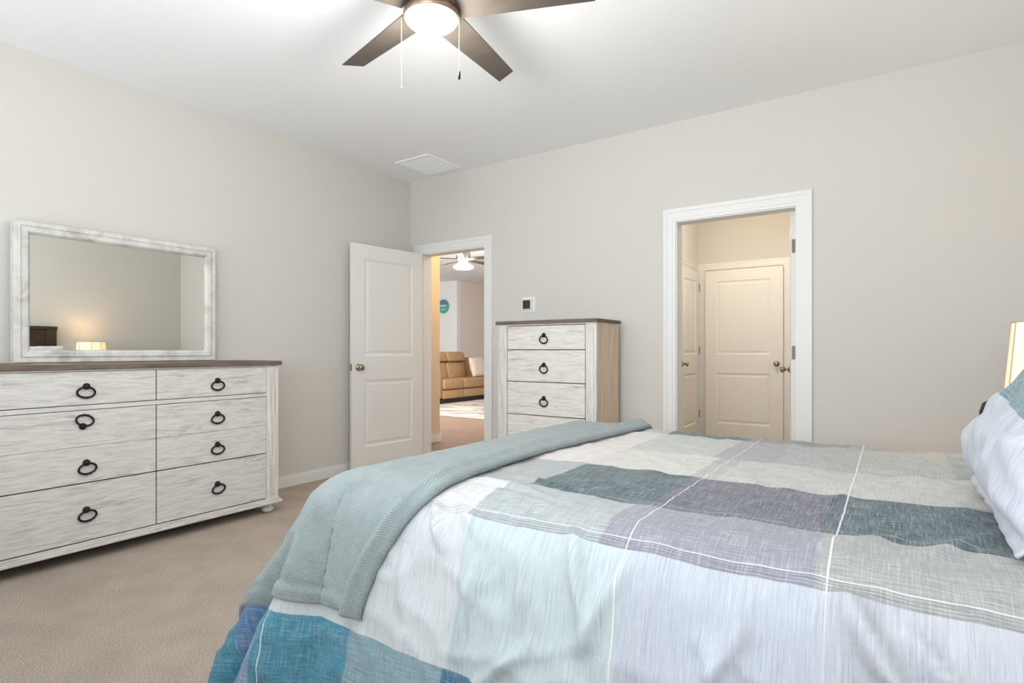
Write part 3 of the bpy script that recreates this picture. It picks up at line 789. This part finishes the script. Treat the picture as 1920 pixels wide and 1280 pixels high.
# nightstand, lamp, bedside object
ns = thing('nightstand', 'dark wood nightstand between the bed and the back wall, mostly behind the pillow', 'nightstand', (4.465, -1.00, 0))
obj('body', B((-.20, .22, -.24, .24, .12, .62)), M_dark_wood, ns, bevel=.003)
obj('top', B((-.22, .23, -.26, .26, .62, .65)), M_dark_wood, ns, bevel=.004)
for z0, z1 in ((.14, .36), (.38, .60)):
    dw = obj('drawer', B((-.212, -.200, -.22, .22, z0, z1)), M_dark_wood, ns, bevel=.002)
    pu = obj('ring_pull', ring_pull_bm(), M_iron, dw, smooth=True, loc=(-.212, 0, (z0+z1)/2+.03)); pu.rotation_euler = (0, 0, PI)
for x in (-.16, .18):
    for y in (-.2, .2): obj('leg', B((x-.025, x+.025, y-.025, y+.025, 0, .12)), M_dark_wood, ns)
la = thing('table_lamp', 'lit bedside lamp with cream fabric shade on the nightstand', 'lamp', (4.49, -1.19, .65))
bm = bmesh.new(); lathe(bm, [(.07, 0), (.07, .012), (.03, .03), (.022, .06), (.05, .12), (.055, .17), (.03, .23), (.012, .25), (.012, .31)], 28)
obj('base', bm, M_iron, la, smooth=True)
def shade():
    bm = bmesh.new(); rings = []
    for z, r in ((.265, .158), (.535, .136), (.533, .133), (.267, .155)):
        rings.append([bm.verts.new((r*sx, r*sy, z)) for sx, sy in ((-1,-.35),(-.35,-1),(.35,-1),(1,-.35),(1,.35),(.35,1),(-.35,1),(-1,.35))])
    for A, Bq in zip(rings, rings[1:]+rings[:1]):
        for i in range(8): bm.faces.new((A[i], A[(i+1)%8], Bq[(i+1)%8], Bq[i]))
    return bm
def shade_mat():
    m = bpy.data.materials.new('lit_shade_fabric'); m.use_nodes = True; nt = m.node_tree; N = nt.nodes; L = nt.links
    p = N['Principled BSDF']; p.inputs['Base Color'].default_value = srgb(240, 222, 190); p.inputs['Roughness'].default_value = .9
    tc = N.new('ShaderNodeTexCoord'); mp = N.new('ShaderNodeMapping'); mp.inputs['Scale'].default_value = (30, 30, 300); L.new(tc.outputs['Object'], mp.inputs[0])
    n = N.new('ShaderNodeTexNoise'); n.inputs['Scale'].default_value = 1; L.new(mp.outputs[0], n.inputs['Vector'])
    r = N.new('ShaderNodeMapRange'); r.inputs['To Min'].default_value = .42; r.inputs['To Max'].default_value = .66; L.new(n.outputs['Fac'], r.inputs['Value'])
    p.inputs['Emission Color'].default_value = (1, .76, .46, 1); L.new(r.outputs[0], p.inputs['Emission Strength'])
    return m
M_rim = mat('shade_rim', srgb(190, 165, 130), .7)
sh = obj('lamp_shade', shade(), shade_mat(), la)
for z, r in ((.265, .159), (.535, .137)):
    bm = bmesh.new(); tube(bm, [(r*sx, r*sy, z) for sx, sy in ((-1,-.35),(-.35,-1),(.35,-1),(1,-.35),(1,.35),(.35,1),(-.35,1),(-1,.35))], .003, 6, True)
    obj('shade_rim', bm, M_rim, sh)
for sx, sy in ((-1,-.35),(-.35,-1),(.35,-1),(1,-.35),(1,.35),(.35,1),(-.35,1),(-1,.35)):
    bm = bmesh.new(); tube(bm, [(.159*sx, .159*sy, .265), (.137*sx, .137*sy, .535)], .0022, 6); obj('shade_rib', bm, M_rim, sh)
l = point('bedside_lamp_bulb', (4.49, -1.19, .99), 5, (1, .72, .42), .03)
bm = bmesh.new(); lathe(bm, [(.035, 0), (.045, .01), (.047, .10), (.044, .165), (.034, .195), (.012, .207)], 28)
o = obj('bedside_ornament', bm, M_black, None, smooth=True, loc=(4.292, -1.17, .65)); o.scale = (.9, .9, 1.12); tag(o, 'small rounded black object on nightstand, peeking out beside the pillow', 'ornament')

# ------------------------------------------------------------------ living room things
M_sofa = mat('tan_leather', srgb(166, 132, 94), .5, bump=(60, .15, .003), var=(8, .08))
so = thing('sofa', 'tan leather two-seat reclining sofa seen through the left doorway', 'sofa', (-3.40, 4.20, 0))
def cushion(name, b, parent, bev=.04, m=M_sofa, lean=0, puff=.0):
    bm = B(b); o = obj(name, bm, m, parent, smooth=False, bevel=bev, seg=4)
    for p_ in o.data.polygons: p_.use_smooth = True
    return o
YA, YB, YC = .21, .86, 1.72
cushion('base', (-.90, -.06, .02, YC+.19, .12, .30), so, .03)
cushion('armrest', (-.92, -.03, 0, YA, .12, .64), so, .06)
cushion('armrest', (-.92, -.03, YC, YC+.21, .12, .64), so, .06)
for y0, y1 in ((YA, YB), (YB, YC)):
    cushion('seat_cushion', (-.72, 0, y0+.004, y1-.004, .29, .50), so, .05)
    cushion('footrest', (-.10, -.01, y0+.006, y1-.006, .11, .275), so, .025)
    y1 = min(y1, 1.47)
    for nm, (xa, za, xb, zb) in (('back_cushion', (-.42, .48, -.50, .84)), ('headrest', (-.44, .84, -.50, 1.05))):
        bm = bmesh.new(); th_ = .26 if nm == 'back_cushion' else .22
        vs = [bm.verts.new(p_) for p_ in ((xa, y0+.006, za), (xa, y1-.006, za), (xb, y1-.006, zb), (xb, y0+.006, zb), (xa-th_, y0+.006, za), (xa-th_, y1-.006, za), (xb-th_, y1-.006, zb), (xb-th_, y0+.006, zb))]
        for f in ((0,1,2,3),(7,6,5,4),(0,3,7,4),(1,5,6,2),(0,4,5,1),(3,2,6,7)): bm.faces.new([vs[i] for i in f])
        obj(nm, bm, M_sofa, so, smooth=True, bevel=.05, seg=4)
obj('back_panel', B((-.94, -.66, .04, YC+.16, .14, .92)), M_sofa, so, bevel=.04, seg=3)
obj('recliner_base', B((-.88, -.08, .06, YC+.12, .02, .12)), M_black, so)
M_fluff = mat('cream_pillow_fabric', srgb(222, 206, 192), .95, bump=(90, .8, .01), var=(25, .1))
def cushion_pillow():
    bm = bmesh.new(); n = 20
    g = {}
    for s in (-1, 1):
        for i in range(n+1):
            for j in range(n+1):
                a_, b_ = -1+2*i/n, -1+2*j/n
                f = max(0, (1-a_**4)*(1-b_**4))**.5
                g[s, i, j] = bm.verts.new((s*.07*f, a_*.28, b_*.22))
        for i in range(n):
            for j in range(n): bm.faces.new((g[s,i,j], g[s,i+1,j], g[s,i+1,j+1], g[s,i,j+1]))
    bmesh.ops.remove_doubles(bm, verts=bm.verts, dist=.0005)
    return bm
o = obj('throw_pillow', cushion_pillow(), M_fluff, None, smooth=True, loc=(-3.61, 5.77, .715)); o.rotation_euler = (0, math.radians(-16), math.radians(6))
tag(o, 'square cream throw pillow leaning on the right seat of the tan sofa', 'throw pillow')

def rugmat():
    m = bpy.data.materials.new('cream_grey_rug'); m.use_nodes = True; nt = m.node_tree; N = nt.nodes; L = nt.links
    p = N['Principled BSDF']; p.inputs['Roughness'].default_value = 1
    tc = N.new('ShaderNodeTexCoord')
    mp = N.new('ShaderNodeMapping'); mp.inputs['Scale'].default_value = (1.2, 2.4, 1); L.new(tc.outputs['Object'], mp.inputs[0])
    n = N.new('ShaderNodeTexNoise'); n.inputs['Scale'].default_value = 1.4; n.inputs['Detail'].default_value = 6; n.inputs['Distortion'].default_value = 1; L.new(mp.outputs[0], n.inputs['Vector'])
    f = N.new('ShaderNodeMapRange'); f.inputs['From Min'].default_value = .44; f.inputs['From Max'].default_value = .56; L.new(n.outputs['Fac'], f.inputs['Value'])
    L.new(mix(N, L, f.outputs[0], srgb(208, 198, 190), srgb(160, 148, 138)), p.inputs['Base Color'])
    return m
o = obj('area_rug', B((-4.3, -.9, 2.93, 6.1, .001, .014)), rugmat(), None, bevel=.004); tag(o, 'cream and grey area rug on the plank floor in front of the tan sofa', 'rug')

# round wall sign
sg = thing('wall_sign', 'round teal sign with white lettering on the white wall above the sofa', 'sign', (-5.05, 6.29, 2.145))
def disc(bm, r, y0, y1, n=40): lathe(bm, [(r, 0), (r, y0-y1)], n, axisM((0, y0, 0), (0, -1, 0)))
bm = bmesh.new(); disc(bm, .17, 0, -.018); 
M_sign = bpy.data.materials.new('sign_face'); M_sign.use_nodes = True
nt = M_sign.node_tree; N = nt.nodes; L = nt.links; tc = N.new('ShaderNodeTexCoord'); sp = N.new('ShaderNodeSeparateXYZ'); L.new(tc.outputs['Object'], sp.inputs[0])
up_ = math_node(N, L, 'GREATER_THAN', sp.outputs[2], .03); L.new(mix(N, L, up_, srgb(60, 160, 155), srgb(88, 122, 140)), N['Principled BSDF'].inputs['Base Color'])
obj('sign_board', bm, M_sign, sg, bevel=.003)
bm = bmesh.new()
for x0, pts in ((-.11, 12), ):
    path = [(x0+.0105*k+.006*math.sin(k*1.9), -.021, .016+.024*math.sin(k*1.35)) for k in range(21)]
    tube(bm, path, .007, 6)
tube(bm, [(-.08+.02*k, -.021, -.075+.01*math.sin(k*1.6)) for k in range(9)], .006, 6)
obj('sign_lettering', bm, M_trim, sg)

# living room ceiling fan
f2 = thing('ceiling_fan', 'small white ceiling fan with lit lamp in the room through the left doorway', 'ceiling fan', (-1.44, 2.60, 0))
M_fw = mat('fan_white_metal', srgb(214, 218, 210), .4)
M_fb = mat('fan_grey_blade', srgb(66, 58, 52), .6)
bm = bmesh.new(); lathe(bm, [(.075, H), (.075, H-.05), (.03, H-.07), (.018, H-.08), (.018, 2.62), (.09, 2.60), (.11, 2.55), (.11, 2.47), (.07, 2.44), (.07, 2.40)], 32); obj('motor_housing', bm, M_fw, f2, smooth=True)
bm = bmesh.new(); lathe(bm, [(.075, 2.40), (.15, 2.36), (.155, 2.335), (.12, 2.315), (.05, 2.305), (.002, 2.303)], 32); obj('diffuser', bm, M_lamp, f2, smooth=True)
for k in range(5):
    an = math.radians(14+72*k); bm = bmesh.new()
    c_, s_ = math.cos(an), math.sin(an)
    pts = []
    for dz in (0, .008):
        for r, wd in ((.1, .05), (.66, .065)):
            for s2 in (-1, 1):
                y = wd*s2; pts.append(bm.verts.new((r*c_-y*s_, r*s_+y*c_, 2.46+dz-y*.2)))
    for f in ((0,1,3,2),(4,6,7,5),(0,4,5,1),(2,3,7,6),(0,2,6,4),(1,5,7,3)): bm.faces.new([pts[i] for i in f])
    obj('blade', bm, M_fb, f2)
point('living_fan_lamp', (-1.44, 2.60, 2.24), 26, (1, .95, .88), .08)
